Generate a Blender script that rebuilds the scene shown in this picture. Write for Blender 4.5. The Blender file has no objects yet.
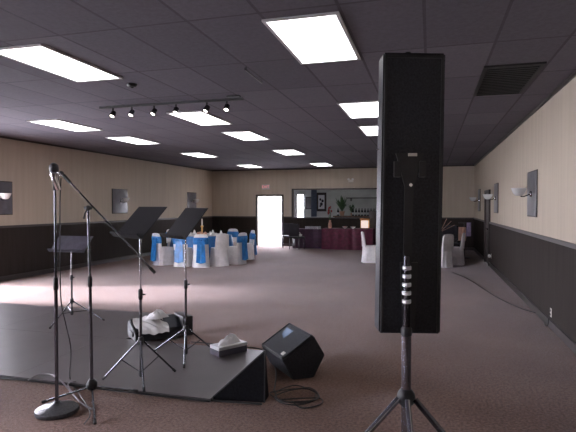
import bpy, bmesh, math, random
from mathutils import Vector, Matrix
random.seed(7)
SC = bpy.context.scene
COL = SC.collection
R = math.radians
# ---------------------------------------------------------------- camera
F = 500.0; CH = 1.6
YAW = math.atan(142 / 500); PIT = math.atan(10 / 500)
cam = bpy.data.objects.new('camera', bpy.data.cameras.new('camera')); COL.objects.link(cam)
cam.data.sensor_fit = 'HORIZONTAL'; cam.data.sensor_width = 36; cam.data.lens = 36 * F / 576
cam.data.clip_start = 0.05; cam.data.clip_end = 200
cam.location = (0, 0, CH); cam.rotation_euler = (math.pi / 2 - PIT, 0, YAW)
SC.camera = cam
# ---------------------------------------------------------------- world, sun, exposure
world = bpy.data.worlds.new('sky'); SC.world = world; world.use_nodes = True
wn = world.node_tree.nodes['Background']
wn.inputs[0].default_value = (0.88, 0.87, 1.0, 1); wn.inputs[1].default_value = 52.0
sun = bpy.data.objects.new('sun', bpy.data.lights.new('sun', 'SUN')); COL.objects.link(sun)
sun.data.energy = 27; sun.data.angle = R(9); sun.data.color = (0.84, 0.84, 1.0)
_d = Vector((math.cos(R(23)), 0.25, -math.sin(R(23))))
sun.rotation_euler = _d.to_track_quat('-Z', 'Y').to_euler()
LAMP = 6.0
SC.view_settings.view_transform = 'Standard'; SC.view_settings.look = 'None'
SC.view_settings.exposure = 0.0; SC.view_settings.gamma = 1.0
SC.view_settings.use_curve_mapping = False


def un(px, py, z=None, Y=None, X=None, t=None):
    a = (px - 288) / F; b = -(py - 216) / F
    fy = math.cos(PIT) + b * math.sin(PIT); fz = -math.sin(PIT) + b * math.cos(PIT)
    x = a * math.cos(YAW) - fy * math.sin(YAW); y = a * math.sin(YAW) + fy * math.cos(YAW)
    if z is not None: t = (z - CH) / fz
    elif Y is not None: t = Y / y
    elif X is not None: t = X / x
    return Vector((x * t, y * t, CH + fz * t))


# ---------------------------------------------------------------- materials
def mat(name, col, rough=0.6, metal=0.0, spec=0.5, noise=None, bump=None, coat=0):
    m = bpy.data.materials.new(name); m.use_nodes = True
    nt = m.node_tree; b = nt.nodes['Principled BSDF']
    b.inputs['Base Color'].default_value = (*col, 1); b.inputs['Roughness'].default_value = rough
    b.inputs['Metallic'].default_value = metal; b.inputs['Specular IOR Level'].default_value = spec
    b.inputs['Coat Weight'].default_value = coat
    tc = nt.nodes.new('ShaderNodeTexCoord')
    if noise:
        sc, amt = noise
        n = nt.nodes.new('ShaderNodeTexNoise'); n.inputs['Scale'].default_value = sc; n.inputs['Detail'].default_value = 4
        nt.links.new(tc.outputs['Object'], n.inputs['Vector'])
        r = nt.nodes.new('ShaderNodeValToRGB')
        r.color_ramp.elements[0].position = 0.3; r.color_ramp.elements[1].position = 0.7
        r.color_ramp.elements[0].color = (*[c * (1 - amt) for c in col], 1)
        r.color_ramp.elements[1].color = (*[min(1, c * (1 + amt)) for c in col], 1)
        nt.links.new(n.outputs['Fac'], r.inputs['Fac']); nt.links.new(r.outputs['Color'], b.inputs['Base Color'])
    if bump:
        sc, st = bump
        n2 = nt.nodes.new('ShaderNodeTexNoise'); n2.inputs['Scale'].default_value = sc
        nt.links.new(tc.outputs['Object'], n2.inputs['Vector'])
        bp = nt.nodes.new('ShaderNodeBump'); bp.inputs['Strength'].default_value = st; bp.inputs['Distance'].default_value = 0.01
        nt.links.new(n2.outputs['Fac'], bp.inputs['Height']); nt.links.new(bp.outputs['Normal'], b.inputs['Normal'])
    return m


def emis(name, col, strength):
    m = bpy.data.materials.new(name); m.use_nodes = True
    b = m.node_tree.nodes['Principled BSDF']
    b.inputs['Base Color'].default_value = (0.8, 0.8, 0.8, 1)
    b.inputs['Emission Color'].default_value = (*col, 1); b.inputs['Emission Strength'].default_value = strength
    return m


def carpet_mat():
    m = mat('carpet', (0.20, 0.135, 0.115), rough=1.0, spec=0.1, bump=(120, 0.5))
    nt = m.node_tree; b = nt.nodes['Principled BSDF']; tc = nt.nodes['Texture Coordinate']
    n = nt.nodes.new('ShaderNodeTexNoise'); n.inputs['Scale'].default_value = 45; n.inputs['Detail'].default_value = 6
    n2 = nt.nodes.new('ShaderNodeTexNoise'); n2.inputs['Scale'].default_value = 0.9; n2.inputs['Detail'].default_value = 3
    for q in (n, n2): nt.links.new(tc.outputs['Object'], q.inputs['Vector'])
    r = nt.nodes.new('ShaderNodeValToRGB'); r.color_ramp.elements[0].position = 0.3; r.color_ramp.elements[1].position = 0.7
    r.color_ramp.elements[0].color = (0.095, 0.056, 0.042, 1); r.color_ramp.elements[1].color = (0.215, 0.135, 0.105, 1)
    r2 = nt.nodes.new('ShaderNodeValToRGB'); r2.color_ramp.elements[0].position = 0.35; r2.color_ramp.elements[1].position = 0.65
    r2.color_ramp.elements[0].color = (0.82, 0.80, 0.80, 1); r2.color_ramp.elements[1].color = (1, 1, 1, 1)
    mx = nt.nodes.new('ShaderNodeMix'); mx.data_type = 'RGBA'; mx.blend_type = 'MULTIPLY'; mx.inputs[0].default_value = 1
    nt.links.new(n.outputs['Fac'], r.inputs['Fac']); nt.links.new(n2.outputs['Fac'], r2.inputs['Fac'])
    nt.links.new(r.outputs['Color'], mx.inputs[6]); nt.links.new(r2.outputs['Color'], mx.inputs[7])
    nt.links.new(mx.outputs[2], b.inputs['Base Color'])
    b.inputs['Sheen Weight'].default_value = 0.3; b.inputs['Sheen Roughness'].default_value = 0.22; b.inputs['Sheen Tint'].default_value = (1, 0.97, 1, 1)
    return m


def tile_mat():
    """dark acoustic tiles 0.61 x 1.22 m in a slim grid, each tile a slightly different tone"""
    m = mat('ceiling_tile', (0.2, 0.2, 0.2), rough=0.95, spec=0.1)
    nt = m.node_tree; b = nt.nodes['Principled BSDF']; tc = nt.nodes['Texture Coordinate']
    br = nt.nodes.new('ShaderNodeTexBrick'); br.offset = 0; br.squash = 1
    br.inputs['Scale'].default_value = 1; br.inputs['Brick Width'].default_value = 0.61; br.inputs['Row Height'].default_value = 1.22
    br.inputs['Mortar Size'].default_value = 0.014; br.inputs['Mortar Smooth'].default_value = 0.2
    br.inputs['Color1'].default_value = (0.135, 0.127, 0.150, 1); br.inputs['Color2'].default_value = (0.17, 0.158, 0.185, 1)
    br.inputs['Mortar'].default_value = (0.10, 0.093, 0.108, 1)
    mp = nt.nodes.new('ShaderNodeMapping'); mp.inputs['Location'].default_value = (0.05, 0.0, 0)
    nt.links.new(tc.outputs['Object'], mp.inputs['Vector']); nt.links.new(mp.outputs['Vector'], br.inputs['Vector'])
    n = nt.nodes.new('ShaderNodeTexNoise'); n.inputs['Scale'].default_value = 30
    nt.links.new(tc.outputs['Object'], n.inputs['Vector'])
    r2 = nt.nodes.new('ShaderNodeValToRGB'); r2.color_ramp.elements[0].color = (0.75, 0.75, 0.75, 1); r2.color_ramp.elements[1].color = (1.1, 1.1, 1.1, 1)
    nt.links.new(n.outputs['Fac'], r2.inputs['Fac'])
    mx = nt.nodes.new('ShaderNodeMix'); mx.data_type = 'RGBA'; mx.blend_type = 'MULTIPLY'; mx.inputs[0].default_value = 1
    nt.links.new(br.outputs['Color'], mx.inputs[6]); nt.links.new(r2.outputs['Color'], mx.inputs[7])
    nt.links.new(mx.outputs[2], b.inputs['Base Color'])
    bp = nt.nodes.new('ShaderNodeBump'); bp.inputs['Strength'].default_value = 0.3; bp.inputs['Distance'].default_value = 0.01; bp.invert = True
    nt.links.new(br.outputs['Fac'], bp.inputs['Height']); nt.links.new(bp.outputs['Normal'], b.inputs['Normal'])
    return m


def paper_mat(name, c1, c2, axis, scale=9):
    """wall covering with fine vertical strands"""
    m = mat(name, c1, rough=0.85, spec=0.2)
    nt = m.node_tree; b = nt.nodes['Principled BSDF']; tc = nt.nodes['Texture Coordinate']
    mp = nt.nodes.new('ShaderNodeMapping')
    s = [1.0, 1.0, 0.06]; mp.inputs['Scale'].default_value = s
    n = nt.nodes.new('ShaderNodeTexNoise'); n.inputs['Scale'].default_value = scale; n.inputs['Detail'].default_value = 5
    r = nt.nodes.new('ShaderNodeValToRGB'); r.color_ramp.elements[0].position = 0.35; r.color_ramp.elements[1].position = 0.65
    r.color_ramp.elements[0].color = (*c1, 1); r.color_ramp.elements[1].color = (*c2, 1)
    nt.links.new(tc.outputs['Object'], mp.inputs['Vector']); nt.links.new(mp.outputs['Vector'], n.inputs['Vector'])
    nt.links.new(n.outputs['Fac'], r.inputs['Fac']); nt.links.new(r.outputs['Color'], b.inputs['Base Color'])
    return m


M = {}
M['carpet'] = carpet_mat(); M['tile'] = tile_mat()
M['paper'] = paper_mat('beige_wallcovering', (0.50, 0.435, 0.35), (0.545, 0.475, 0.385), 'x')
M['wains'] = paper_mat('dark_wainscot', (0.028, 0.022, 0.019), (0.034, 0.027, 0.024), 'x', 14)
M['rail'] = mat('chair_rail_wood', (0.045, 0.036, 0.034), 0.45)
M['black'] = mat('black_powder_coat', (0.012, 0.012, 0.014), 0.35, 0.3, noise=(30, .2))
M['blackmetal'] = mat('black_gloss_metal', (0.10, 0.10, 0.115), 0.25, 0.9, noise=(20, .2))
M['steel'] = mat('grey_steel_tube', (0.32, 0.32, 0.36), 0.24, 0.95, noise=(20, .1))
M['silver'] = mat('silver_paint', (0.8, 0.8, 0.84), 0.38, 0.5, noise=(20, .1))
M['chrome'] = mat('chrome', (0.75, 0.75, 0.78), 0.18, 1.0, noise=(40, .05))
M['iron'] = mat('cast_iron_base', (0.055, 0.055, 0.06), 0.38, 0.5, noise=(60, .3), bump=(150, .3))
M['plastic'] = mat('black_plastic', (0.014, 0.014, 0.016), 0.5, noise=(25, .2))
M['deskm'] = mat('black_sheet_metal', (0.005, 0.004, 0.006), 0.6, 0.0, spec=0.08, noise=(12, .2))
M['deskg'] = mat('grey_desk_sheen_and_box', (0.07, 0.065, 0.085), 0.5, 0.0, noise=(12, .2))  # lighter grey puts reflected light into the desk; also the box's own grey
M['rubber'] = mat('rubber', (0.01, 0.01, 0.01), 0.8, noise=(40, .2))
M['cabinet'] = mat('speaker_cabinet_paint', (0.018, 0.019, 0.024), 0.45, 0.0, spec=0.3, noise=(90, .5), bump=(220, .3))
M['grille'] = mat('speaker_grille', (0.018, 0.022, 0.032), 0.3, 0.4, noise=(160, .5), bump=(260, .4))
M['cable'] = mat('cable_rubber', (0.015, 0.013, 0.014), 0.5, noise=(30, .2))
M['greycable'] = mat('grey_cable_rubber', (0.16, 0.14, 0.15), 0.4, noise=(30, .2))
M['mat'] = mat('stage_laminate', (0.055, 0.046, 0.050), 0.36, 0.0, spec=0.5, noise=(3, .16), bump=(40, .06))
M['felt'] = mat('black_felt', (0.008, 0.008, 0.010), 0.9, spec=0.15, noise=(60, .4))
M['white'] = mat('white_cloth', (0.80, 0.79, 0.78), 0.8, noise=(18, .06), bump=(60, .3))
M['satin'] = mat('white_satin', (0.86, 0.84, 0.85), 0.45, noise=(9, .1), bump=(12, .5))
M['blue'] = mat('blue_satin', (0.03, 0.21, 0.55), 0.35, noise=(9, .3), bump=(14, .4))
M['bluecloth'] = mat('blue_tablecloth', (0.02, 0.14, 0.38), 0.5, noise=(7, .25))
M['burg'] = mat('burgundy_skirt', (0.12, 0.009, 0.040), 0.55, noise=(9, .3))
M['burgtop'] = mat('burgundy_cloth', (0.16, 0.03, 0.06), 0.7, noise=(9, .2))
M['navy'] = mat('dark_cloth', (0.02, 0.018, 0.028), 0.6, noise=(9, .3))
M['dkwood'] = mat('dark_wood', (0.030, 0.020, 0.018), 0.4, noise=(6, .3))
M['wood'] = mat('brown_wood', (0.10, 0.045, 0.02), 0.4, noise=(6, .3))
M['shade'] = mat('opal_glass_shade', (0.75, 0.76, 0.74), 0.25, noise=(10, .04))
M['panel'] = mat('grey_mirror_panel', (0.13, 0.125, 0.14), 0.35, 0.3, noise=(5, .15))
M['gold'] = mat('gold', (0.75, 0.50, 0.18), 0.3, 0.8, noise=(20, .2))
M['glassy'] = mat('clear_glassware', (0.55, 0.58, 0.62), 0.1, 0.2, noise=(20, .1))
M['leaf'] = mat('leaf_green', (0.04, 0.09, 0.03), 0.5, noise=(8, .4))
M['red'] = mat('red_flowers', (0.35, 0.03, 0.03), 0.6, noise=(20, .4))
M['peach'] = mat('peach_napkin', (0.55, 0.32, 0.24), 0.7, noise=(12, .2))
M['lilac'] = mat('lilac_ribbon', (0.33, 0.26, 0.42), 0.6, noise=(12, .2))
M['plate'] = mat('white_china', (0.7, 0.7, 0.72), 0.2, noise=(12, .05))
M['ivory'] = mat('ivory_plastic', (0.7, 0.68, 0.62), 0.4, noise=(12, .05))
M['frame'] = mat('lamp_trim_paint', (0.6, 0.6, 0.62), 0.5, noise=(12, .05))
M['vent'] = mat('black_vent_metal', (0.006, 0.006, 0.007), 0.6, noise=(12, .2))
M['lamp'] = emis('fluorescent_diffuser', (1.0, 0.97, 1.0), LAMP)
M['bulb'] = emis('spot_bulb', (1.0, 0.93, 0.85), 5.0)
M['warm'] = emis('warm_lampshade', (1.0, 0.80, 0.66), 0.75)
M['concrete'] = mat('pale_concrete', (0.6, 0.6, 0.58), 0.8, noise=(2, .1))
M['backpaint'] = mat('pale_green_grey_paint', (0.55, 0.56, 0.55), 0.8, noise=(2, .1))
M['glass'] = None
M['exit_red'] = emis('exit_letter_red', (1.0, 0.08, 0.05), 0.8)


# ---------------------------------------------------------------- mesh helpers
class MB:
    def __init__(s): s.bm = bmesh.new()

    def box(s, lo, hi, bevel=0, mtx=None):
        c = [(lo[i] + hi[i]) / 2 for i in range(3)]; d = [abs(hi[i] - lo[i]) for i in range(3)]
        r = bmesh.ops.create_cube(s.bm, size=1)
        bmesh.ops.scale(s.bm, vec=d, verts=r['verts']); bmesh.ops.translate(s.bm, vec=c, verts=r['verts'])
        vs = r['verts']
        if bevel:
            es = list({e for v in vs for e in v.link_edges})
            rr = bmesh.ops.bevel(s.bm, geom=es, offset=bevel, segments=2, affect='EDGES', profile=0.7)
            vs = list({v for f in rr['faces'] for v in f.verts} | {v for v in vs if v.is_valid})
        if mtx: bmesh.ops.transform(s.bm, matrix=mtx, verts=[v for v in vs if v.is_valid])
        return s

    def tube(s, pts, rad, seg=10, closed=False, cap=True):
        pts = [Vector(p) for p in pts]; n = len(pts)
        rads = rad if isinstance(rad, (list, tuple)) else [rad] * n
        rings = []; up = None
        for i, p in enumerate(pts):
            if closed: d = pts[(i + 1) % n] - pts[i - 1]
            else: d = pts[min(i + 1, n - 1)] - pts[max(i - 1, 0)]
            if d.length < 1e-9: d = Vector((0, 0, 1))
            d.normalize()
            if up is None:
                up = Vector((0, 0, 1)) if abs(d.z) < 0.9 else Vector((1, 0, 0))
            u = up - d * up.dot(d)
            if u.length < 1e-6: u = Vector((0, 1, 0)).cross(d)
            u.normalize(); up = u; v = d.cross(u)
            rings.append([s.bm.verts.new(p + (u * math.cos(2 * math.pi * k / seg) + v * math.sin(2 * math.pi * k / seg)) * rads[i]) for k in range(seg)])
        m = n if closed else n - 1
        for i in range(m):
            a = rings[i]; b = rings[(i + 1) % n]
            for k in range(seg):
                s.bm.faces.new((a[k], a[(k + 1) % seg], b[(k + 1) % seg], b[k]))
        if cap and not closed:
            s.bm.faces.new(rings[0][::-1]); s.bm.faces.new(rings[-1])
        return s

    def lathe(s, prof, seg=24, mtx=None, wob=None):
        rings = []; new = []
        for (r, z) in prof:
            ring = []
            for k in range(seg):
                a = 2 * math.pi * k / seg; rr = r * (1 + (wob(a, z) if wob else 0))
                v = s.bm.verts.new((max(rr, 1e-4) * math.cos(a), max(rr, 1e-4) * math.sin(a), z)); ring.append(v); new.append(v)
            rings.append(ring)
        for a, b in zip(rings, rings[1:]):
            for k in range(seg): s.bm.faces.new((a[k], a[(k + 1) % seg], b[(k + 1) % seg], b[k]))
        s.bm.faces.new(rings[0][::-1]); s.bm.faces.new(rings[-1])
        if mtx: bmesh.ops.transform(s.bm, matrix=mtx, verts=new)
        return s

    def poly(s, base, top):
        """solid between two matching rings of points"""
        a = [s.bm.verts.new(p) for p in base]; b = [s.bm.verts.new(p) for p in top]; n = len(a)
        s.bm.faces.new(a[::-1]); s.bm.faces.new(b)
        for k in range(n): s.bm.faces.new((a[k], a[(k + 1) % n], b[(k + 1) % n], b[k]))
        return s

    def prism(s, pts2, y0, y1, mtx=None):
        base = [Vector((x, y0, z)) for x, z in pts2]; top = [Vector((x, y1, z)) for x, z in pts2]
        if mtx: base = [mtx @ p for p in base]; top = [mtx @ p for p in top]
        return s.poly(base, top)

    def sphere(s, c, r, sc=(1, 1, 1), seg=14):
        q = bmesh.ops.create_uvsphere(s.bm, u_segments=seg, v_segments=max(6, seg // 2), radius=r)
        bmesh.ops.scale(s.bm, vec=sc, verts=q['verts']); bmesh.ops.translate(s.bm, vec=c, verts=q['verts'])
        return s

    def sheet(s, fn, nu, nv, thick=0):
        g = [[s.bm.verts.new(fn(i / nu, j / nv)) for j in range(nv + 1)] for i in range(nu + 1)]
        for i in range(nu):
            for j in range(nv): s.bm.faces.new((g[i][j], g[i + 1][j], g[i + 1][j + 1], g[i][j + 1]))
        if thick:
            bmesh.ops.solidify(s.bm, geom=list(s.bm.faces), thickness=thick)
        return s

    def build(s, name, m, parent=None, smooth=40):
        bmesh.ops.remove_doubles(s.bm, verts=s.bm.verts, dist=1e-5)
        bmesh.ops.recalc_face_normals(s.bm, faces=s.bm.faces)
        me = bpy.data.meshes.new(name); s.bm.to_mesh(me); s.bm.free()
        me.materials.append(m)
        if smooth:
            for p in me.polygons: p.use_smooth = True
            me.set_sharp_from_angle(angle=R(smooth))
        o = bpy.data.objects.new(name, me); COL.objects.link(o)
        if parent: o.parent = parent
        return o


def tag(o, label=None, cat=None, group=None, kind=None):
    if label: o['label'] = label
    if cat: o['category'] = cat
    if group: o['group'] = group
    if kind: o['kind'] = kind
    return o


def thing(name, loc, label, cat, group=None, rz=0):
    o = bpy.data.objects.new(name, None); COL.objects.link(o); o.empty_display_size = 0.1
    o.location = loc; o.rotation_euler = (0, 0, rz)
    return tag(o, label, cat, group)


def dup(root, loc, rz=None, label=None, group=None):
    r = root.copy(); COL.objects.link(r); r.location = loc
    if rz is not None: r.rotation_euler = (0, 0, rz)
    if label: r['label'] = label
    if group: r['group'] = group
    for ch in list(root.children):
        c = ch.copy(); COL.objects.link(c); c.parent = r
        for g in list(ch.children):
            d = g.copy(); COL.objects.link(d); d.parent = c
    return r


def struct(name, mb, m, parent=None):
    o = mb.build(name, m, parent, smooth=0)
    if not parent: o['kind'] = 'structure'
    return o


def catmull(pts, n=8):
    pts = [Vector(p) for p in pts]; out = []
    P = [pts[0]] + pts + [pts[-1]]
    for i in range(1, len(P) - 2):
        for k in range(n):
            t = k / n; a, b, c, d = P[i - 1], P[i], P[i + 1], P[i + 2]
            out.append(0.5 * ((2 * b) + (c - a) * t + (2 * a - 5 * b + 4 * c - d) * t * t + (3 * b - 3 * c + d - a) * t ** 3))
    out.append(pts[-1]); return out


# ================================================================ the room
XL, XR, YF, YB, H = -8.75, 1.55, -3.2, 19.2, 3.08
T = 0.15; WZ = 1.13
# floor, ceiling
struct('floor', MB().box((XL - T, YF - T, -0.1), (XR + T, YB + T, 0)), M['carpet'])
struct('ceiling', MB().box((XL - T, YF - T, H), (XR + T, YB + T, H + 0.1)), M['tile'])
# left wall with a daylight doorway (out of frame)
DL0, DL1, DLH = 6.1, 7.9, 2.15
NW0, NW1, NWZ0, NWZ1 = -3.0, 1.3, 1.0, 2.7
w = MB().box((XL - T, YF - T, 0), (XL, NW0, H)).box((XL - T, NW0, 0), (XL, NW1, NWZ0)).box((XL - T, NW0, NWZ1), (XL, NW1, H)).box((XL - T, NW1, 0), (XL, DL0, H)).box((XL - T, DL1, 0), (XL, YB + T, H)).box((XL - T, DL0, DLH), (XL, DL1, H))
struct('wall_left', w, M['paper'])
DR0, DR1, DRH = 14.35, 15.3, 1.96
w = MB().box((XR, YF - T, 0), (XR + T, DR0, H)).box((XR, DR1, 0), (XR + T, YB + T, H)).box((XR, DR0, DRH), (XR + T, DR1, H))
struct('wall_right', w, M['paper'])
struct('wall_front', MB().box((XL, YF - T, 0), (XR, YF, H)), mat('bounce_cutting_dark', (0.05, 0.035, 0.03), 0.7, noise=(4, .2)))  # unseen wall, coloured dark to cut bounced light near the camera
# back wall: bright doorway + serving opening
BD0, BD1, BDH = -6.72, -5.72, 1.98
W0 = un(293, 190, Y=YB); W1 = un(380, 218, Y=YB)
WX0, WX1, WZ0, WZ1 = W0.x, -1.80, WZ + 0.02, W0.z
w = (MB().box((XL, YB, 0), (BD0, YB + T, H)).box((BD0, YB, BDH), (BD1, YB + T, H)).box((BD1, YB, 0), (WX0, YB + T, H))
     .box((WX0, YB, 0), (WX1, YB + T, WZ0)).box((WX0, YB, WZ1), (WX1, YB + T, H)).box((WX1, YB, 0), (XR, YB + T, H)))
struct('wall_back', w, M['paper'])
mb = MB()
for lo, hi in (((NW0, NWZ0), (NW1, NWZ0 + .06)), ((NW0, NWZ1 - .06), (NW1, NWZ1)), ((NW0, NWZ0), (NW0 + .06, NWZ1)), ((NW1 - .06, NWZ0), (NW1, NWZ1)), ((-1.55, NWZ0), (-1.49, NWZ1)), ((-.1, NWZ0), (-.04, NWZ1))):
    mb.box((XL - T, lo[0], lo[1]), (XL - .02, hi[0], hi[1]))
struct('window_3', mb, M['ivory'])
# wainscots (trim)
e = 0.012


def wains(name, lo, hi): struct(name, MB().box(lo, hi), M['wains'])


wains('trim_1', (XL, YF, 0), (XL + e, DL0, WZ)); wains('trim_2', (XL, DL1, 0), (XL + e, YB, WZ))
wains('trim_3', (XR - e, YF, 0), (XR, DR0, WZ)); wains('trim_4', (XR - e, DR1, 0), (XR, YB, WZ))
wains('trim_5', (XL + e, YB - e, 0), (BD0, YB, WZ)); wains('trim_6', (BD1, YB - e, 0), (XR - e, YB, WZ))
r_ = 0.03
struct('trim_7', MB().box((XL, YF, WZ), (XL + r_, DL0, WZ + .05)).box((XL, DL1, WZ), (XL + r_, YB - r_, WZ + .05)), M['rail'])
struct('trim_8', MB().box((XR - r_, YF, WZ), (XR, DR0 - .08, WZ + .05)).box((XR - r_, DR1 + .08, WZ), (XR, YB - r_, WZ + .05)), M['rail'])
struct('trim_9', MB().box((XL, YB - r_, WZ), (BD0 - .08, YB, WZ + .05)).box((BD1 + .08, YB - r_, WZ), (WX0 - .05, YB, WZ + .05)).box((WX1 + .05, YB - r_, WZ), (XR, YB, WZ + .05)), M['rail'])
struct('baseboard_left', MB().box((XL + e, DL1, 0), (XL + .03, YB - .03, .1)), M['rail'])
struct('baseboard_right', MB().box((XR - .03, YF, 0), (XR - e, DR0 - .08, .1)).box((XR - .03, DR1 + .08, 0), (XR - e, YB - .03, .1)), M['rail'])
struct('baseboard_back', MB().box((XL + e, YB - .03, 0), (BD0 - .08, YB - e, .1)).box((BD1 + .08, YB - .03, 0), (XR - e, YB - e, .1)), M['rail'])
# ceiling edge moulding
struct('trim_10', MB().box((XL, YF, H - .04), (XL + .03, YB - .03, H)).box((XR - .03, YF, H - .04), (XR, YB - .03, H)).box((XL, YB - .03, H - .04), (XR, YB, H)), M['rail'])
# door frames
def doorframe(name, axis, a0, a1, p0, p1, h, m):
    mb = MB()
    for lo, hi, z0, z1 in ((a0 - .08, a0, 0, h + .08), (a1, a1 + .08, 0, h + .08), (a0, a1, h, h + .08)):
        if axis == 'x': mb.box((lo, p0, z0), (hi, p1, z1))
        else: mb.box((p0, lo, z0), (p1, hi, z1))
    struct(name, mb, m)


doorframe('trim_11', 'x', BD0, BD1, YB - .035, YB + .0, BDH, M['rail'])
doorframe('trim_12', 'y', DL0, DL1, XL - .0, XL + .035, DLH, M['rail'])
doorframe('trim_13', 'y', DR0, DR1, XR - .05, XR + .0, DRH, M['rail'])
# door in the right wall (closed) and the open leaf outside the back doorway
d = struct('door_1', MB().box((XR - .01, DR0 + .005, 0.005), (XR + .035, DR1 - .005, DRH - .005)).box((XR - .02, DR0 + .15, .2), (XR - .008, DR1 - .15, .9)).box((XR - .02, DR0 + .15, 1.05), (XR - .008, DR1 - .15, 1.8)), M['dkwood'])
struct('door_handle', MB().sphere((XR - .07, DR0 + .08, .98), .03).tube([(XR - .07, DR0 + .08, .98), (XR, DR0 + .08, .98)], .012), M['chrome'], d)
# serving opening frame (window_1)
mb = MB()
for lo, hi in (((WX0 - .05, YB - .03, WZ0), (WX0, YB + T, WZ1 + .05)), ((WX1, YB - .03, WZ0), (WX1 + .05, YB + T, WZ1 + .05)), ((WX0, YB - .03, WZ1), (WX1, YB + T, WZ1 + .05)), ((WX0 - .05, YB - .06, WZ0 - .04), (WX1 + .05, YB + T, WZ0))):
    mb.box(lo, hi)
struct('window_1', mb, M['dkwood'])
# room behind the opening
KY = YB + 4.2
kx0, kx1 = -5.55, 1.0
kxf = -6.75
WN0, WN1, WNZ0, WNZ1 = -5.32, -4.78, 0.9, 2.0
pz = un(300, 196, Y=KY)
mb = (MB().poly([(kx0 - .1, YB + T, 0), (kx0, YB + T, 0), (kxf, KY, 0), (kxf - .1, KY, 0)], [(kx0 - .1, YB + T, 2.8), (kx0, YB + T, 2.8), (kxf, KY, 2.8), (kxf - .1, KY, 2.8)]).box((kx1, YB + T, 0), (kx1 + .1, KY, 2.8)))
struct('wall_backroom', mb, M['backpaint'])
wx0 = un(297.5, 205, Y=KY).x; wx1 = un(303.5, 205, Y=KY).x; wz1 = un(300, 195, Y=KY).z; wz0 = un(300, 219, Y=KY).z
struct('wall_backroom_far', MB().box((kxf - .1, KY, 0), (wx0, KY + .1, 2.8)).box((wx1, KY, 0), (kx1 + .1, KY + .1, 2.8)).box((wx0, KY, wz1), (wx1, KY + .1, 2.8)).box((wx0, KY, 0), (wx1, KY + .1, wz0 - .3)), M['backpaint'])
struct('window_2', MB().box((wx0 - .03, KY - .02, wz0 - .35), (wx0, KY, wz1 + .03)).box((wx1, KY - .02, wz0 - .35), (wx1 + .03, KY, wz1 + .03)).box((wx0, KY - .02, wz1), (wx1, KY, wz1 + .03)).box((wx0 - .03, KY - .02, wz0 - .35), (wx1 + .03, KY, wz0 - .3)), M['ivory'])
struct('floor_backroom', MB().poly([(kx0 - .1, YB + T, -.1), (kx1 + .1, YB + T, -.1), (kx1 + .1, KY + .1, -.1), (kxf - .1, KY + .1, -.1)], [(kx0 - .1, YB + T, 0), (kx1 + .1, YB + T, 0), (kx1 + .1, KY + .1, 0), (kxf - .1, KY + .1, 0)]), M['mat'])
struct('ceiling_backroom', MB().poly([(kx0 - .1, YB + T, 2.8), (kx1 + .1, YB + T, 2.8), (kx1 + .1, KY + .1, 2.8), (kxf - .1, KY + .1, 2.8)], [(kx0 - .1, YB + T, 2.9), (kx1 + .1, YB + T, 2.9), (kx1 + .1, KY + .1, 2.9), (kxf - .1, KY + .1, 2.9)]), M['backpaint'])
# ground outside
struct('floor_outside', MB().box((-60, -40, -.2), (40, 80, -.12)), M['concrete'])

# ================================================================ ceiling things
lamp_place = {0: 'left row', 1: 'middle row', 2: 'right row'}
nth = ['nearest the camera', 'second from the camera', 'third from the camera', 'fourth from the camera', 'farthest, close to the back wall']
cols = [-6.42, -3.72, -0.985]
rows = [4.42, 7.75, 9.92, 13.25, 17.45]


def ceiling_light(x, y, label):
    t = thing('ceiling_light', (x, y, H), label, 'ceiling light', 'recessed fluorescent ceiling lights')
    a, b = .28, .60
    mb = MB()
    for lo, hi in (((-a - .03, -b - .03), (a + .03, -b)), ((-a - .03, b), (a + .03, b + .03)), ((-a - .03, -b), (-a, b)), ((a, -b), (a + .03, b))):
        mb.box((*lo, -.016), (*hi, 0))
    mb.build('frame', M['frame'], t)
    MB().box((-a, -b, -.012), (a, b, -.001)).build('diffuser', M['lamp'], t)
    return t


L0 = None
for ci, x in enumerate(cols):
    for ri, y in enumerate(rows):
        if ci == 2 and ri > 2: continue
        if ci == 1 and ri == 0: continue
        if ci == 0 and ri == 0: x_ = -3.85 + .1
        lab = 'lit ceiling light panel, %s %s' % (lamp_place[ci], nth[ri])
        xx = x
        if ci == 0 and ri == 0:
            xx = -3.72; lab = 'large lit ceiling light panel at the upper left, cut by the frame edge'
        if ci == 1 and ri == 1: lab = 'lit rectangular ceiling light panel right behind the track spotlights'
        if ci == 2 and ri == 0: lab = 'large lit ceiling light panel at the top of the picture right of centre'
        if ci == 2 and ri == 2: lab = 'small lit ceiling light panel partly hidden by the tall speaker, lower of two'
        if ci == 2 and ri == 1: lab = 'lit ceiling light panel just left of the top of the tall black speaker'
        if L0 is None: L0 = ceiling_light(xx, y, lab)
        else: dup(L0, (xx, y, H), None, lab)
# black return vent
t = thing('ceiling_vent', ((.545 + 1.14) / 2, 6.4, H), 'black square ceiling vent at the upper right', 'ceiling vent')
mb = MB()
for lo, hi in (((-.3, -.72), (.3, -.68)), ((-.3, .68), (.3, .72)), ((-.3, -.68), (-.26, .68)), ((.26, -.68), (.3, .68))): mb.box((*lo, -.02), (*hi, 0))
mb.build('frame', M['vent'], t)
mb = MB()
for k in range(16): mb.box((-.26, -.66 + k * .085, -.014), (.26, -.62 + k * .085, -.004))
mb.build('louvre', M['vent'], t)
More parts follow.
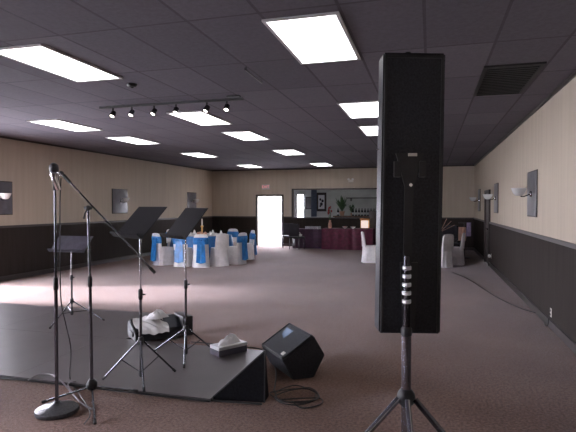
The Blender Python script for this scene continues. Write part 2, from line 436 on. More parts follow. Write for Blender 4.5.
# smoke detector puck and ceiling bracket
t = thing('smoke_detector', un(132, 84, z=H), 'small dark round detector on the ceiling above the track spotlights', 'smoke detector')
MB().lathe([(.055, -.001), (.06, -.015), (.045, -.035), (.02, -.04)], 20).build('housing', M['plastic'], t)
MB().lathe([(.02, -.04), (.012, -.048)], 12).build('sensor', M['rubber'], t)
a = un(245, 66, z=H); b = un(262, 80, z=H)
t = thing('ceiling_bracket', (a + b) / 2, 'thin metal bar fixed under the ceiling tiles left of centre', 'bracket')
d = (b - a) / 2
MB().tube([(-d.x, -d.y, -.035), (d.x, d.y, -.035)], .01).build('bar', M['panel'], t)
for s_ in (-.9, .9): MB().tube([(d.x * s_, d.y * s_, 0), (d.x * s_, d.y * s_, -.035)], .007).build('hanger', M['panel'], t)
# track with spotlights
ta = un(100, 108, z=H - .05); tb = un(243, 99, z=H - .05)
t = thing('track_rail', (ta + tb) / 2, 'long black lighting track under the ceiling at left', 'lighting track')
d = (tb - ta) / 2
MB().box((-d.length, -.018, -.015), (d.length, .018, .02), .003, Matrix.Rotation(math.atan2(d.y, d.x), 4, 'Z')).build('rail', M['plastic'], t)
MB().box((-.09, -.04, .02), (.09, .04, .05), .004, Matrix.Translation(Vector((d.x * .88, d.y * .88, 0)))).build('power_feed', M['plastic'], t)
t.children[0].location.z = 0.012
heads = [(114, 115, 'leftmost of the spotlights on the ceiling track'), (134, 114, 'second spotlight from the left on the ceiling track'),
         (157, 110, 'third spotlight from the left on the ceiling track'), (179, 110, 'fourth spotlight from the left, in front of a lit panel'),
         (209, 110, 'dark spotlight overlapping the lit panel behind the track'), (228, 110, 'rightmost of the spotlights on the ceiling track')]
S0 = None
for px, py, lab in heads:
    u = (px - 100) / 143.; p = ta.lerp(tb, u); p.z = H - .066
    if S0 is None:
        S0 = t = thing('track_spotlight', p, lab, 'spotlight', 'spotlights on the ceiling track')
        MB().tube([(0, 0, 0), (0, 0, -.05)], .012).build('stem', M['plastic'], t)
        mt = Matrix.Translation((0, 0, -.085)) @ Matrix.Rotation(R(145), 4, 'X') @ Matrix.Rotation(R(0), 4, 'Y')
        MB().lathe([(.02, -.05), (.035, -.04), (.04, .03), (.043, .05), (.036, .05), (.03, .04)], 18, mt).build('lamp_head', M['blackmetal'], t)
        MB().lathe([(.034, .03), (.03, .042), (.012, .048)], 16, mt).build('bulb', M['bulb'], t)
        t.rotation_euler = (0, 0, R(0))
    else: dup(S0, p, R(random.uniform(-25, 25)), lab)

# ================================================================ wall things
def sconce(loc, rz, label, s=1.0):
    """local: wall plane at y=0, room towards -y"""
    t = thing('wall_sconce', loc, label, 'wall lamp', 'sconces on square dark panels', rz)
    MB().box((-.36, -.02, -.34), (.36, 0, .34), .004).build('back_panel', M['panel'], t)
    MB().box((-.38, -.014, -.36), (.38, -.001, .36), .004).build('panel_frame', M['dkwood'], t)
    MB().lathe([(.05, 0), (.045, .02), (.02, .03)], 16, Matrix.Translation((0, -.02, .0)) @ Matrix.Rotation(R(90), 4, 'X')).build('wall_plate', M['chrome'], t)
    pts = catmull([(0, -.04, 0), (0, -.10, -.03), (0, -.16, -.04), (0, -.2, 0)])
    MB().tube(pts, .009).build('arm', M['blackmetal'], t)
    MB().lathe([(.02, -.06), (.05, -.055), (.085, -.02), (.115, .05), (.12, .065), (.108, .06), (.07, -.01), (.02, -.035)], 20, Matrix.Translation((0, -.2, .03))).build('lamp_shade', M['shade'], t)
    return t


Q0 = sconce((XR - .001, 8.6, 1.79), R(90) * -1, 'wall lamp on dark panel, nearest on the right wall')
dup(Q0, (XR - .001, 13.05, 1.79), R(-90), 'wall lamp on dark panel, middle one along the right wall')
dup(Q0, (XR - .001, 17.4, 1.79), R(-90), 'wall lamp on dark panel, farthest on the right wall')
dup(Q0, (XL + .001, 8.45, 1.77), R(90), 'wall lamp on dark panel at the left frame edge')
dup(Q0, (XL + .001, 12.75, 1.74), R(90), 'wall lamp on dark panel behind the boom microphone stand, left wall')
dup(Q0, (XL + .001, 17.35, 1.76), R(90), 'wall lamp on dark panel above the blue clothed table, left wall')


def outlet(loc, rz, label):
    t = thing('wall_outlet', loc, label, 'outlet', None, rz)
    MB().box((-.035, -.006, -.057), (.035, 0, .057), .002).build('face_plate', M['ivory'], t)
    for z in (-.025, .025):
        MB().box((-.017, -.009, z - .014), (.017, -.004, z + .014), .002).build('socket', M['plastic'], t)
    return t


outlet((XR - e, 7.24, .2), R(-90), 'ivory power outlet low on the near right wall')
t = outlet((XR - e, 13.9, .30), R(-90), 'power outlet with white night light low beside the dark door')
MB().sphere((0, -.05, .0), .045, (1, .9, 1.1)).build('night_light', M['shade'], t)
# exit sign
p = un(266, 187, Y=YB)
t = thing('exit_sign', (p.x, YB - .001, p.z), 'small white exit sign with red letters above the bright doorway', 'exit sign')
MB().box((-.16, -.05, -.1), (.16, 0, .1), .005).build('housing', M['frame'], t)
cu = bpy.data.curves.new('lettering', 'FONT'); cu.body = 'EXIT'; cu.size = .15; cu.align_x = 'CENTER'; cu.align_y = 'CENTER'; cu.extrude = .002
tx = bpy.data.objects.new('tmp', cu); COL.objects.link(tx)
dg = bpy.context.evaluated_depsgraph_get(); me = bpy.data.meshes.new_from_object(tx.evaluated_get(dg))
COL.objects.unlink(tx); me.materials.clear(); me.materials.append(M['exit_red'])
lo = bpy.data.objects.new('lettering', me); COL.objects.link(lo); lo.parent = t; lo.location = (0, -.053, 0); lo.rotation_euler = (R(90), 0, 0)
# emergency light above serving opening
p = un(351, 181, Y=YB)
t = thing('emergency_light', (p.x, YB - .001, p.z), 'small white emergency light on the back wall above the serving opening', 'emergency light')
MB().box((-.09, -.06, -.05), (.09, 0, .05), .01).build('housing', M['ivory'], t)
for s in (-1, 1): MB().lathe([(.02, 0), (.045, .03), (.045, .05), (.01, .05)], 16, Matrix.Translation((s * .08, -.06, .06)) @ Matrix.Rotation(R(90), 4, 'X')).build('lamp_head', M['shade'], t)

# ================================================================ stage
s_pts = [un(210, 399, z=0.03), un(265, 350.5, z=0.03)]
x_r = s_pts[0].x; y_n = s_pts[0].y; y_m = s_pts[1].y; x_b = un(126, 339, z=.03).x
far_y = 6.5; xl = -8.0
O = Vector((-4, 5, 0))
t = thing('stage_floor', O, 'low dark laminate stage floor under the music stands at left', 'stage')


def panel(x0, x1, ya, yb):
    g_ = .0015
    MB().box((x0 + g_ - O.x, ya + g_ - O.y, .001), (x1 - g_ - O.x, yb - g_ - O.y, .03)).build('floor_panel', M['mat'], t, smooth=0)


cuts = [xl, -6.9, -5.35, -3.7, x_r]
for c0, c1 in zip(cuts, cuts[1:]): panel(c0, c1, y_n, y_m)
cuts = [xl, -6.9, -5.35, x_b]
for c0, c1 in zip(cuts, cuts[1:]): panel(c0, c1, y_m, far_y)
for ed in ([(xl, y_n - .008), (x_r, y_n - .008)], [(x_r, y_m + .008), (x_b + .01, y_m + .008)], [(x_b + .008, y_m + .01), (x_b + .008, far_y)], [(x_b, far_y + .008), (xl, far_y + .008)]):
    MB().tube([Vector((x - O.x, y - O.y, .016)) for x, y in ed], .007).build('edge_trim', M['rubber'], t)
# black wedge at the near right corner
P1 = un(210, 399.5, z=0); P2 = un(264.5, 402.5, z=0); P3 = un(265, 350.5, t=(P2 - cam.location).length * 0.0 + 1)
dirp = (P3 - cam.location); hz = Vector((dirp.x, dirp.y)); k = Vector((P2.x, P2.y)).length / hz.length
P3 = cam.location + dirp * k
P4 = Vector((x_r + .06, s_pts[1].y - .55, 0.03))
Pc = Vector((P2.x - .01, P2.y + .14, 0))
t = thing('stage_wedge', (P2.x, P2.y, 0), 'black triangular wedge standing at the near right corner of the stage', 'wedge')
base = Vector((P2.x, P2.y, 0))
mb = MB(); V = [mb.bm.verts.new(p - base) for p in (P1, P2, P3, P4, Pc, P3 + Vector((-.012, .05, -.01)))]
for f in ((0, 1, 2), (1, 4, 5, 2), (0, 2, 5, 3), (0, 3, 4, 1), (4, 3, 5)): mb.bm.faces.new([V[i] for i in f])
mb.build('body', M['felt'], t, smooth=0)
mb = MB().tube([P1 - base, P3 - base], .006, 8).tube([P2 - base, P3 - base], .006, 8)
mb.build('edge_piping', M['plastic'], t)

# ================================================================ microphone stands
def mic(parent_label, loc, mtx):
    t = thing('microphone', loc, parent_label, 'microphone')
    MB().lathe([(.012, -.17), (.014, -.16), (.02, -.02), (.023, 0)], 18, mtx).build('handle', M['chrome'], t)
    MB().lathe([(.0235, -.004), (.0245, .0), (.0245, .008), (.0235, .012)], 18, mtx).build('collar', M['chrome'], t)
    mb = MB().lathe([(.018, .01), (.024, .02), (.026, .038), (.024, .055), (.014, .066), (.003, .07)], 20, mtx)
    mb.build('grille', M['iron'], t)
    return t


p = un(57, 412, z=0); B1 = p
zt = un(56, 188, t=1); k = Vector((p.x, p.y)).length / Vector((zt.x, zt.y)).length
ztop = CH + (zt.z - CH) * k
t = thing('microphone_stand', p, 'straight black microphone stand with round base at far left', 'microphone stand')
MB().lathe([(.155, 0), (.16, .012), (.155, .03), (.12, .045), (.05, .058), (.025, .075), (.02, .09)], 40).build('base', M['iron'], t)
MB().tube([(0, 0, .08), (0, 0, 1.0)], .0135, 14).build('lower_tube', M['blackmetal'], t)
MB().tube([(0, 0, 1.0), (0, 0, ztop)], .0095, 14).build('upper_tube', M['blackmetal'], t)
MB().lathe([(.016, .95), (.019, .96), (.019, 1.03), (.013, 1.05)], 16).build('clutch', M['plastic'], t)
MB().lathe([(.012, ztop - .02), (.016, ztop - .01), (.016, ztop + .02), (.02, ztop + .04), (.02, ztop + .07)], 14).build('mic_clip', M['plastic'], t)
mt = Matrix.Rotation(R(15), 4, 'X')
mm = mic('silver and black microphone on top of the straight stand', (p.x, p.y, ztop + .07), Matrix.Translation((0, 0, .03)) @ Matrix.Rotation(R(-8), 4, 'Y') @ Matrix.Scale(1.35, 4))
# short body (clip hides the handle): rebuild handle shorter
for c in list(mm.children):
    if c.name.startswith('handle'):
        for v in c.data.vertices:
            if v.co.z < -.05: v.co.z = -.05 + (v.co.z + .05) * .25
# boom stand
p = un(92, 405, z=0); B2 = p


def at_depth(px, py, ref):
    q = un(px, py, t=1); f = Vector((-math.sin(YAW), math.cos(YAW)))
    d = Vector((ref.x, ref.y)).dot(f); dq = Vector((q.x, q.y)).dot(f)
    return cam.location + (q - cam.location) * (d / dq)


t = thing('boom_microphone_stand', p, 'black tripod microphone stand with long slanted boom arm', 'microphone stand')
hub = at_depth(92, 385, p) - p; cl = at_depth(88, 208, p) - p
MB().lathe([(.03, hub.z - .035), (.042, hub.z - .02), (.042, hub.z + .02), (.03, hub.z + .035), (.018, hub.z + .05)], 20).build('hub', M['plastic'], t)
MB().tube([(0, 0, hub.z), (cl.x * .5, 0, 1.0)], .0125, 12).build('lower_tube', M['blackmetal'], t)
MB().tube([(cl.x * .5, 0, .98), cl], .009, 12).build('upper_tube', M['blackmetal'], t)
MB().lathe([(.015, .95), (.018, .96), (.018, 1.02), (.012, 1.04)], 14, Matrix.Translation((cl.x * .5, 0, 0))).build('clutch', M['plastic'], t)
for px, py in ((43, 402), (137, 391), (95, 423)):
    q = un(px, py, z=0.045 if px == 137 else 0.012) - p
    lg = MB().tube([(0, 0, hub.z - .01), q], .0085, 10).build('leg', M['blackmetal'], t)
    dd = (q - Vector((0, 0, hub.z))).normalized()
    MB().tube([q - dd * .03, q + dd * .006], .012, 10).build('rubber_foot', M['rubber'], lg)
b0 = at_depth(66, 178, p) - p; b1 = at_depth(155, 273, p) - p
MB().tube([b0, b1], .0075, 12).build('boom_arm', M['blackmetal'], t)
dd = (b1 - b0).normalized()
MB().tube([b1 - dd * .06, b1 + dd * .0], .013, 12).build('end_grip', M['rubber'], t)
MB().tube([b0 + dd * .05, b0 + dd * .16], .0095, 12).build('boom_end', M['chrome'], t)
MB().tube([b0 - dd * .03, b0 + dd * .05], [.016, .013], 12).build('mic_clip', M['plastic'], t)
mb = MB().sphere((0, 0, 0), .022).tube([(-.0, -.035, 0), (0, .035, 0)], .014)
o = mb.build('boom_clamp', M['plastic'], t); o.location = cl
o = MB().tube([(0, 0, 0), (-.012, -.02, -.04), (-.025, -.02, -.085)], [.008, .006, .008]).build('clamp_lever', M['plastic'], t); o.location = cl
# microphone held at the boom tip
mmx = Matrix.Translation(Vector((0, 0, 0))) @ (-dd).to_track_quat('Z', 'Y').to_matrix().to_4x4() @ Matrix.Scale(0.8, 4)
t2 = thing('microphone', p + b0 - dd * .02, 'slim microphone at the raised tip of the boom arm', 'microphone')
MB().lathe([(.009, -.02), (.013, 0), (.015, .02)], 14, mmx).build('handle', M['chrome'], t2)
MB().lathe([(.015, .02), (.02, .03), (.02, .05), (.012, .062), (.003, .065)], 14, mmx).build('grille', M['iron'], t2)

# ================================================================ music stands
def music_stand(foot_c, hub_px, feet, desk_px, rz, label, m_desk, tilt=52, w=.5, hgt=.35):
    p = un(*foot_c, z=.03); p.z = 0.03
    t = thing('music_stand', p, label, 'music stand')
    hub = at_depth(*hub_px, p) - p; hz_ = hub.z
    dc = at_depth(*desk_px, p) - p
    MB().tube([(0, 0, .05), (0, 0, dc.z * .55)], .0125, 12).build('lower_tube', M['blackmetal'], t)
    MB().tube([(0, 0, dc.z * .52), (0, 0, dc.z - .02)], .009, 12).build('upper_tube', M['chrome'], t)
    MB().lathe([(.016, dc.z * .51), (.02, dc.z * .52), (.02, dc.z * .57), (.013, dc.z * .58)], 14).tube([(0, 0, dc.z * .545), (.045, 0, dc.z * .545)], .008).build('clutch', M['plastic'], t)
    MB().lathe([(.016, hz_ - .04), (.026, hz_ - .025), (.026, hz_ + .025), (.016, hz_ + .04)], 16).build('hub', M['plastic'], t)
    MB().lathe([(.014, .03), (.02, .045), (.02, .085), (.014, .095)], 14).build('lower_collar', M['plastic'], t)
    for px, py in feet:
        q = un(px, py, z=.042) - p; a0 = Vector((0, 0, hz_)); dd = (q - a0).normalized()
        a1 = a0 + Vector((dd.x, dd.y, 0)).normalized() * .02
        lg = MB().tube([a1, q], .0085, 10).build('leg', M['blackmetal'], t)
        MB().tube([q - dd * .03, q + dd * .004], .012, 10).build('rubber_foot', M['rubber'], lg)
        MB().tube([Vector((0, 0, .07)), a0.lerp(q, .5)], .005, 8).build('brace', M['blackmetal'], t)
    # desk: local width along x, slant leaning towards +y
    Rz = Matrix.Rotation(rz, 4, 'Z'); Mx = Matrix.Translation((0, 0, dc.z)) @ Rz @ Matrix.Rotation(R(-(90 - tilt)), 4, 'X')
    MB().box((-w / 2, -.002, -hgt / 2), (w / 2, .002, hgt / 2), 0, Mx).build('desk', m_desk, t)
    MB().box((-w / 2, -.055, -hgt / 2 - .002), (w / 2, 0, -hgt / 2 + .002), 0, Mx).box((-w / 2, -.057, -hgt / 2), (w / 2, -.053, -hgt / 2 + .012), 0, Mx).build('ledge', m_desk, t)
    MB().tube([(0, 0, dc.z - .03), Mx @ Vector((0, .02, 0))], .014, 12).box((-.05, .002, -.04), (.05, .02, .04), .003, Mx).build('tilt_bracket', M['plastic'], t)
    return t


music_stand((141, 380), (141, 341), [(103, 379), (175, 371), (144, 391)], (148, 222), R(-29), 'black music stand in front, between boom stand and stage middle', M['deskm'], tilt=47, hgt=.37)
music_stand((186, 357), (187, 329), [(154, 351), (214, 350), (184, 367)], (186, 223), R(-36), 'black music stand left of the white box, right of the others', M['deskm'], tilt=50, hgt=.40)
music_stand((72, 317), (71.5, 301), [(50, 328), (104, 320), (64, 311)], (76, 244), R(2), 'low black music stand at the far left of the stage, seen between the microphone stands', M['deskg'], tilt=45, w=.56, hgt=.3)  # dark desk, its grey stands in for the light it reflects

# ================================================================ tall speaker on tripod
fwd = Vector((-math.sin(YAW), math.cos(YAW), 0)); rgt = Vector((math.cos(YAW), math.sin(YAW), 0))
DP = 2.7
sp = Vector((0, 0, 0)) + fwd * DP + rgt * (119 / F * DP); sp.z = 0
rzs = YAW
k = DP / F
hubz = CH - (398 - 206) * k
t = thing('speaker_stand', sp, 'black and chrome tripod stand carrying the tall black speaker', 'speaker stand', None, rzs)
topz = CH - (256 - 206) * k; colz = CH - (331 - 206) * k
MB().tube([(0, 0, .12), (0, 0, colz)], .026, 20).build('lower_tube', M['steel'], t)
MB().tube([(0, 0, colz - .03), (0, 0, topz)], .0185, 20).build('upper_tube', M['blackmetal'], t)
MB().lathe([(.026, colz - .03), (.030, colz - .025), (.030, colz + .01), (.022, colz + .02)], 20).build('collar', M['plastic'], t)
pin = None
for i in range(5):   # height setting holes with chrome rims
    z = CH - (268 + i * 8.4 - 206) * k
    o = MB().lathe([(.0205, -.011), (.0245, -.008), (.0245, .008), (.0205, .011)], 18, Matrix.Translation((0, 0, z))).build('height_ring', M['silver'], t)
MB().lathe([(.026, hubz - .05), (.045, hubz - .03), (.05, hubz), (.045, hubz + .022), (.027, hubz + .045)], 22).build('hub', M['plastic'], t)
for ang in (203, 325, 264):
    a = R(ang); d2 = Vector((math.cos(a), math.sin(a), 0)); foot = d2 * {203: .74, 325: .62, 264: .62}[ang] + Vector((0, 0, .02))
    # legs: shoulder on the hub
    a0 = d2 * .05 + Vector((0, 0, hubz - .005))
    lg = MB().tube([a0, foot], .0165, 12).build('leg', M['steel'] if ang != 325 else M['blackmetal'], t)
    dd = (foot - a0).normalized()
    MB().tube([foot - dd * .05, foot + dd * .005], .018, 12).build('rubber_foot', M['rubber'], lg)
    MB().tube([Vector((0, 0, .16)), a0.lerp(foot, .55)], .008, 8).build('brace', M['blackmetal'], t)
# hidden rear leg keeps it a tripod in depth: swing the middle one back instead
MB().lathe([(.025, .11), (.032, .12), (.032, .19), (.025, .2)], 16).build('lower_collar', M['plastic'], t)

zb = CH - (338 - 206) * k; zt_ = CH + (206 - 51.5) * k
wL, wR = -26.5 * k, 36 * k
t = thing('loudspeaker', sp + Vector((0, 0, zb)), 'tall black column loudspeaker on the tripod, seen from behind', 'loudspeaker', None, rzs)
hh = zt_ - zb; y0 = .035
prof = [(wL, y0), (wR, y0), (wR + .0, y0 + .14), (wR - .045, y0 + .36), (wL + .045, y0 + .36), (wL, y0 + .14)]
lean = Matrix.Rotation(R(.75), 4, 'Y')
mb = MB()
n = 5
for i in range(1):
    base = [lean @ Vector((x, y, .012 if abs(x - (wL + wR) / 2) > .1 else 0)) for x, y in prof]
    top = [lean @ Vector((x, y, hh)) for x, y in prof]
    mb.poly(base, top)
bmesh.ops.bevel(mb.bm, geom=list(mb.bm.edges), offset=.008, segments=2, affect='EDGES')
mb.build('cabinet', M['cabinet'], t)
fr = MB()
# slightly raised rear frame
for lo, hi in (((wL + .008, y0 - .006, .02), (wL + .022, y0 + .004, hh - .02)), ((wR - .022, y0 - .006, .02), (wR - .008, y0 + .004, hh - .02)), ((wL + .008, y0 - .006, hh - .03), (wR - .008, y0 + .004, hh - .012))):
    fr.box(lo, hi, .002, lean)
fr.build('rear_rim', M['plastic'], t)
# tapering bracket plate
cz = lambda py: CH - (py + 1 - 206) * k - zb
cx = lambda px: (px - 406.5) * k
br = MB()
br.prism([(cx(396), cz(152)), (cx(424), cz(152)), (cx(419), cz(170)), (cx(414), cz(185)), (cx(412), cz(262)), (cx(404), cz(262)), (cx(405), cz(185)), (cx(401), cz(170))], y0 - .018, y0 + .005)
br.build('mounting_bracket', M['plastic'], t)
for px0, px1 in ((394, 401), (419, 426)):
    MB().box((cx(px0), y0 - .03, cz(176)), (cx(px1), y0 + .004, cz(160)), .006).build('handle', M['plastic'], t)
MB().box((cx(408), y0 - .024, cz(155)), (cx(417), y0 - .017, cz(152)), .001).build('label_plate', M['ivory'], t)
MB().tube([(cx(410), y0 - .018, cz(184)), (cx(410), y0 - .04, cz(184))], .009).build('jack_plug', M['chrome'], t)
MB().sphere((wL - .002, y0 + .03, cz(147)), .005).build('side_screw', M['chrome'], t)
MB().tube([(cx(410), y0 + .04, hh), (cx(410), y0 + .04, hh + .012)], .016).build('top_screw', M['plastic'], t)
tk = MB().prism([(cx(401), cz(262)), (cx(419), cz(262)), (cx(416), cz(333) + .005), (cx(404), cz(333) + .005)], y0 - .012, y0 + .004)
tk.build('pole_socket', M['plastic'], t)

# ================================================================ floor wedge monitor (right)
# side panel (pentagon) faces the camera-right; body extends to the left-back
def wedge_monitor(loc, rz, W, label, D=.46, Hh=.40, roll=0):
    t = thing('floor_monitor', loc, label, 'stage monitor', None, rz)
    Mx = Matrix.Rotation(roll, 4, 'X')
    # profile in local y-z; width along x
    pr = [(-D * .5, 0.0), (D * .22, 0), (D * .5, Hh * .45), (D * .28, Hh), (-D * .5 + .02, Hh * .12)]
    return t


# camera frame points of the monitor's corners
def cp(px, py, d):
    q = un(px, py, t=1); f2 = Vector((-math.sin(YAW), math.cos(YAW)))
    dq = Vector((q.x, q.y)).dot(f2)
    return cam.location + (q - cam.location) * (d / dq)


bot = un(293, 380, z=0); f2 = Vector((-math.sin(YAW), math.cos(YAW)))
dB = Vector((bot.x, bot.y)).dot(f2)
# near end panel (pentagon) at depth ~dB, then the same panel shifted back-left
# A: bottom near, B: bottom right, C: right, Dp: top right, E: front inner corner
A = bot
Bq = un(314, 377.5, z=0)
dBq = Vector((Bq.x, Bq.y)).dot(f2)
Cq = cp(325, 355, dB + .17); Dq = cp(314, 336, dB + .14); Eq = cp(283, 361, dB - .03)
off = cp(290, 323, dB + .62) - Dq
near = [A, Bq, Cq, Dq, Eq]
far = [p_ + off for p_ in near]
zmin = min(p_.z for p_ in far[:2])
for i in (0, 1): far[i].z = max(0, 0)
# keep the box resting on the floor: far bottom corners straight on the floor
t = thing('floor_monitor', A, 'black wedge shaped stage monitor on the carpet right of the stage', 'stage monitor')
mb = MB().poly([p_ - A for p_ in near], [p_ - A for p_ in far])
bmesh.ops.bevel(mb.bm, geom=list(mb.bm.edges), offset=.006, segments=2, affect='EDGES')
mb.build('cabinet', M['cabinet'], t)
# grille face: D,E (near) to far D,E
D0, E0, D1, E1 = near[3] - A, near[4] - A, far[3] - A, far[4] - A
nrm = (E0 - D0).cross(D1 - D0).normalized()
if nrm.dot(cam.location - A - D0) < 0: nrm = -nrm
ux = lambda a, b: D0.lerp(D1, a).lerp(E0.lerp(E1, a), b)
q4 = [ux(.06, .06), ux(.94, .06), ux(.94, .94), ux(.06, .94)]
MB().poly([v + nrm * .001 for v in q4], [v + nrm * .010 for v in q4]).build('grille', M['grille'], t, smooth=0)
for a, b, c, d in ((.02, 0, .98, .05), (.02, .95, .98, 1), (0, 0, .05, 1), (.95, 0, 1, 1)):
    pass
q4 = [ux(.03, .03), ux(.97, .03), ux(.97, .97), ux(.03, .97)]
MB().tube([v + nrm * .008 for v in q4], .008, 8, closed=True).build('grille_frame', M['plastic'], t)
q4 = [ux(.12, .80), ux(.22, .80), ux(.22, .90), ux(.12, .90)]
MB().poly([v + nrm * .010 for v in q4], [v + nrm * .013 for v in q4]).build('badge', M['ivory'], t, smooth=0)
q4 = [ux(.6, .18), ux(.9, .18), ux(.8, .42), ux(.62, .5)]
MB().poly([v + nrm * .010 for v in q4], [v + nrm * .012 for v in q4]).build('blue_reflection', mat('painted_reflection', (.16, .22, .32), .25), t, smooth=0)  # blue reflection on the grille, laid on as a coloured patch
for (a, b) in ((.05, .05), (.95, .05), (.95, .95), (.05, .95)):
    MB().sphere(ux(a, b) + nrm * .012, .010).build('corner_screw', M['plastic'], t)

# ================================================================ low monitor on the stage with white cloth
def on_floor(px, py, z=.03): return un(px, py, z=z)


a = on_floor(136, 343); b = on_floor(190, 335)
c = (a + b) / 2; d = b - a; ang = math.atan2(d.y, d.x); L = d.length
t = thing('floor_monitor', (c.x, c.y, .03), 'long low black stage monitor under the white cloth', 'stage monitor', None, ang)
mb = MB().prism([(-.0, 0), (.34, 0), (.36, .16), (.28, .22), (.02, .10)], 0, 1)
for v in mb.bm.verts: v.co = Vector(((v.co.y - .5) * L * 1.0, v.co.x, v.co.z))
bmesh.ops.bevel(mb.bm, geom=list(mb.bm.edges), offset=.01, segments=2, affect='EDGES')
mb.build('cabinet', M['cabinet'], t)
sl = math.atan2(.12, .26)
MB().box((-L * .46, 0, 0), (L * .46, .24, .006), 0, Matrix.Translation((0, .035, .108)) @ Matrix.Rotation(sl, 4, 'X')).build('grille', M['grille'], t)
MB().box((L * .36, -.02, 0), (L * .5 + .03, .3, .235), .008).build('end_cheek', M['plastic'], t)
MB().box((-L * .5 - .012, .1, .05), (-L * .5 + .002, .26, .1), .004).build('handle', M['plastic'], t)


def crumple(cx_, cy_, rx, ry, z0, hgt, seed, rot=0):
    rnd = random.Random(seed); ph = [rnd.uniform(0, 6.28) for _ in range(6)]
    mb = MB(); nu, nr = 30, 9; rings = []
    for j in range(nr + 1):
        r = j / nr; ring = []
        for i in range(nu):
            a = 2 * math.pi * i / nu
            w_ = 1 + .14 * math.sin(3 * a + ph[0]) + .09 * math.sin(5 * a + ph[1]) + .05 * math.sin(9 * a + ph[2])
            x = r * rx * w_ * math.cos(a); y = r * ry * w_ * math.sin(a)
            z = hgt * (1 - r ** 2.4) * (.75 + .25 * math.sin(x * 22 + ph[3]) * math.cos(y * 26 + ph[4])) + .02 * math.sin(4 * a + r * 6) * (1 - r)
            ring.append(mb.bm.verts.new((x, y, max(z, 0))))
        rings.append(ring)
    for r0, r1 in zip(rings, rings[1:]):
        for i in range(nu): mb.bm.faces.new((r0[i], r0[(i + 1) % nu], r1[(i + 1) % nu], r1[i]))
    mb.bm.faces.new(rings[-1])
    bmesh.ops.transform(mb.bm, matrix=Matrix.Translation((cx_, cy_, z0)) @ Matrix.Rotation(rot, 4, 'Z'), verts=mb.bm.verts)
    return mb


def cloth_on_slope(o):
    return o


mb = MB()


def fn(u, v):
    x = -L * .46 + u * L * .56; y = -.02 + v * .27
    zz = .10 + (y - .02) * .46 if y > .02 else .10 - (.02 - y) * 1.2
    z = max(.02, zz) + .03 + .014 * math.sin(u * 9 + v * 3) * math.cos(v * 6 + u * 2) + .006 * math.sin(u * 23 + v * 11)
    x += .012 * math.sin(v * 7); y += .012 * math.sin(u * 8)
    return (x, y, z)


mb.sheet(fn, 34, 18, .012)
o = tag(mb.build('folded_cloth', M['white']), 'crumpled white cloth lying over the low black stage monitor', 'cloth')
o.location = t.location; o.rotation_euler = t.rotation_euler
mb = crumple(0, 0, .13, .08, 0, .09, 3)
o = tag(mb.build('cloth_bundle', M['white']), 'small white bundled cloth on top of the cloth covered stage monitor', 'cloth')
q = Matrix.Rotation(ang, 4, 'Z') @ Vector((-.03, .17, .225)); o.location = Vector(t.location) + q; o.rotation_euler = (0, 0, ang)

# box with white cloth
a = on_floor(219, 357.5); b = on_floor(247, 351); c0 = (a + b) / 2; d = b - a; ang = math.atan2(d.y, d.x); L2 = d.length
nx = Matrix.Rotation(ang, 4, 'Z')
t = thing('tissue_box', (c0.x, c0.y, .03), 'grey and white box beside the stage edge, right of the music stands', 'box', None, ang)
MB().box((-L2 / 2, 0, 0), (L2 / 2, .17, .065), .004).build('lower_body', M['deskg'], t)
MB().box((-L2 / 2 - .003, -.003, .065), (L2 / 2 + .003, .173, .10), .004).build('lid', M['frame'], t)
MB().box((L2 / 2 - .004, .03, .0), (L2 / 2 + .006, .15, .09), .002).build('end_label', M['frame'], t)
mb = crumple(0, 0, .125, .07, 0, .10, 11)
o = tag(mb.build('white_napkin', M['white']), 'white folded napkin on top of the box by the stage edge', 'napkin')
q = nx @ Vector((-.01, .085, .101)); o.location = Vector(t.location) + q; o.rotation_euler = (0, 0, ang)

# ================================================================ cables
def cable(name, pts, r, m, label, n=8):
    o = MB().tube(catmull(pts, n), r, 8).build(name, m)
    return tag(o, label, 'cable')


def g(px, py, z=.01): return un(px, py, z=z)


cable('microphone_cable', [at_depth(61, 178, B1), at_depth(60, 205, B1), at_depth(60, 255, B1), at_depth(61, 300, B1), at_depth(66, 325, B1), at_depth(71, 350, B1) , g(70, 378, .045), g(78, 392, .012), g(90, 412, .012), g(84, 424, .01)], .0045, M['cable'], 'black microphone cable hanging down beside the straight stand')
cable('floor_cable', [g(0, 378), g(20, 379.5), g(45, 382), g(70, 384), g(95, 386), g(120, 389), g(150, 392), g(190, 397), g(214, 400.5), g(240, 402.5), g(262, 404)], .009, M['cable'], 'black cable running along the near edge of the stage')
cable('coiled_cable', [g(28, 380, .042), g(38, 375, .05), g(48, 374, .05), g(56, 377, .045), g(64, 384, .03), g(70, 391), g(76, 398), g(84, 405), g(92, 409), g(80, 402), g(72, 392), g(68, 384, .03), g(76, 381, .04)], .006, M['greycable'], 'grey cable looping on the floor by the round microphone stand base')
cable('cord', [g(191, 342, .03), g(205, 343, .03), g(220, 345, .02), g(240, 346.5, .02), g(258, 348.5, .03), g(266, 352, .02), g(271, 358, .01), g(276, 372), g(274, 392)], .007, M['cable'], 'black cord along the far edge of the stage behind the box')
pts = []
rnd = random.Random(5)
for i in range(30):
    a = i * .74; rx_ = 24 - abs(i - 15) * .35 + rnd.uniform(-4, 4); ry_ = 7.5 + rnd.uniform(-2, 2)
    pts.append(g(295 + rx_ * math.cos(a) + rnd.uniform(-2, 2) + i * .15, 394 + ry_ * math.sin(a) + i * .08, .008 + .0015 * i))
pts.append(g(318, 398, .02)); pts.append(g(321, 404, .01)); pts.append(g(302, 408, .01)); pts.append(g(292, 401, .03))
cable('cable_pile', pts, .005, M['cable'], 'loose pile of thin black cable on the carpet in front of the black monitor', 6)
cable('extension_cord', [g(452, 272), g(470, 280), g(495, 296), g(520, 308), g(545, 316), Vector((XR - .06, 7.4, .01)), Vector((XR - .05, 7.24, .03)), Vector((XR - .035, 7.24, .17))], .006, M['cable'], 'thin dark cord across the carpet to the right wall outlet')

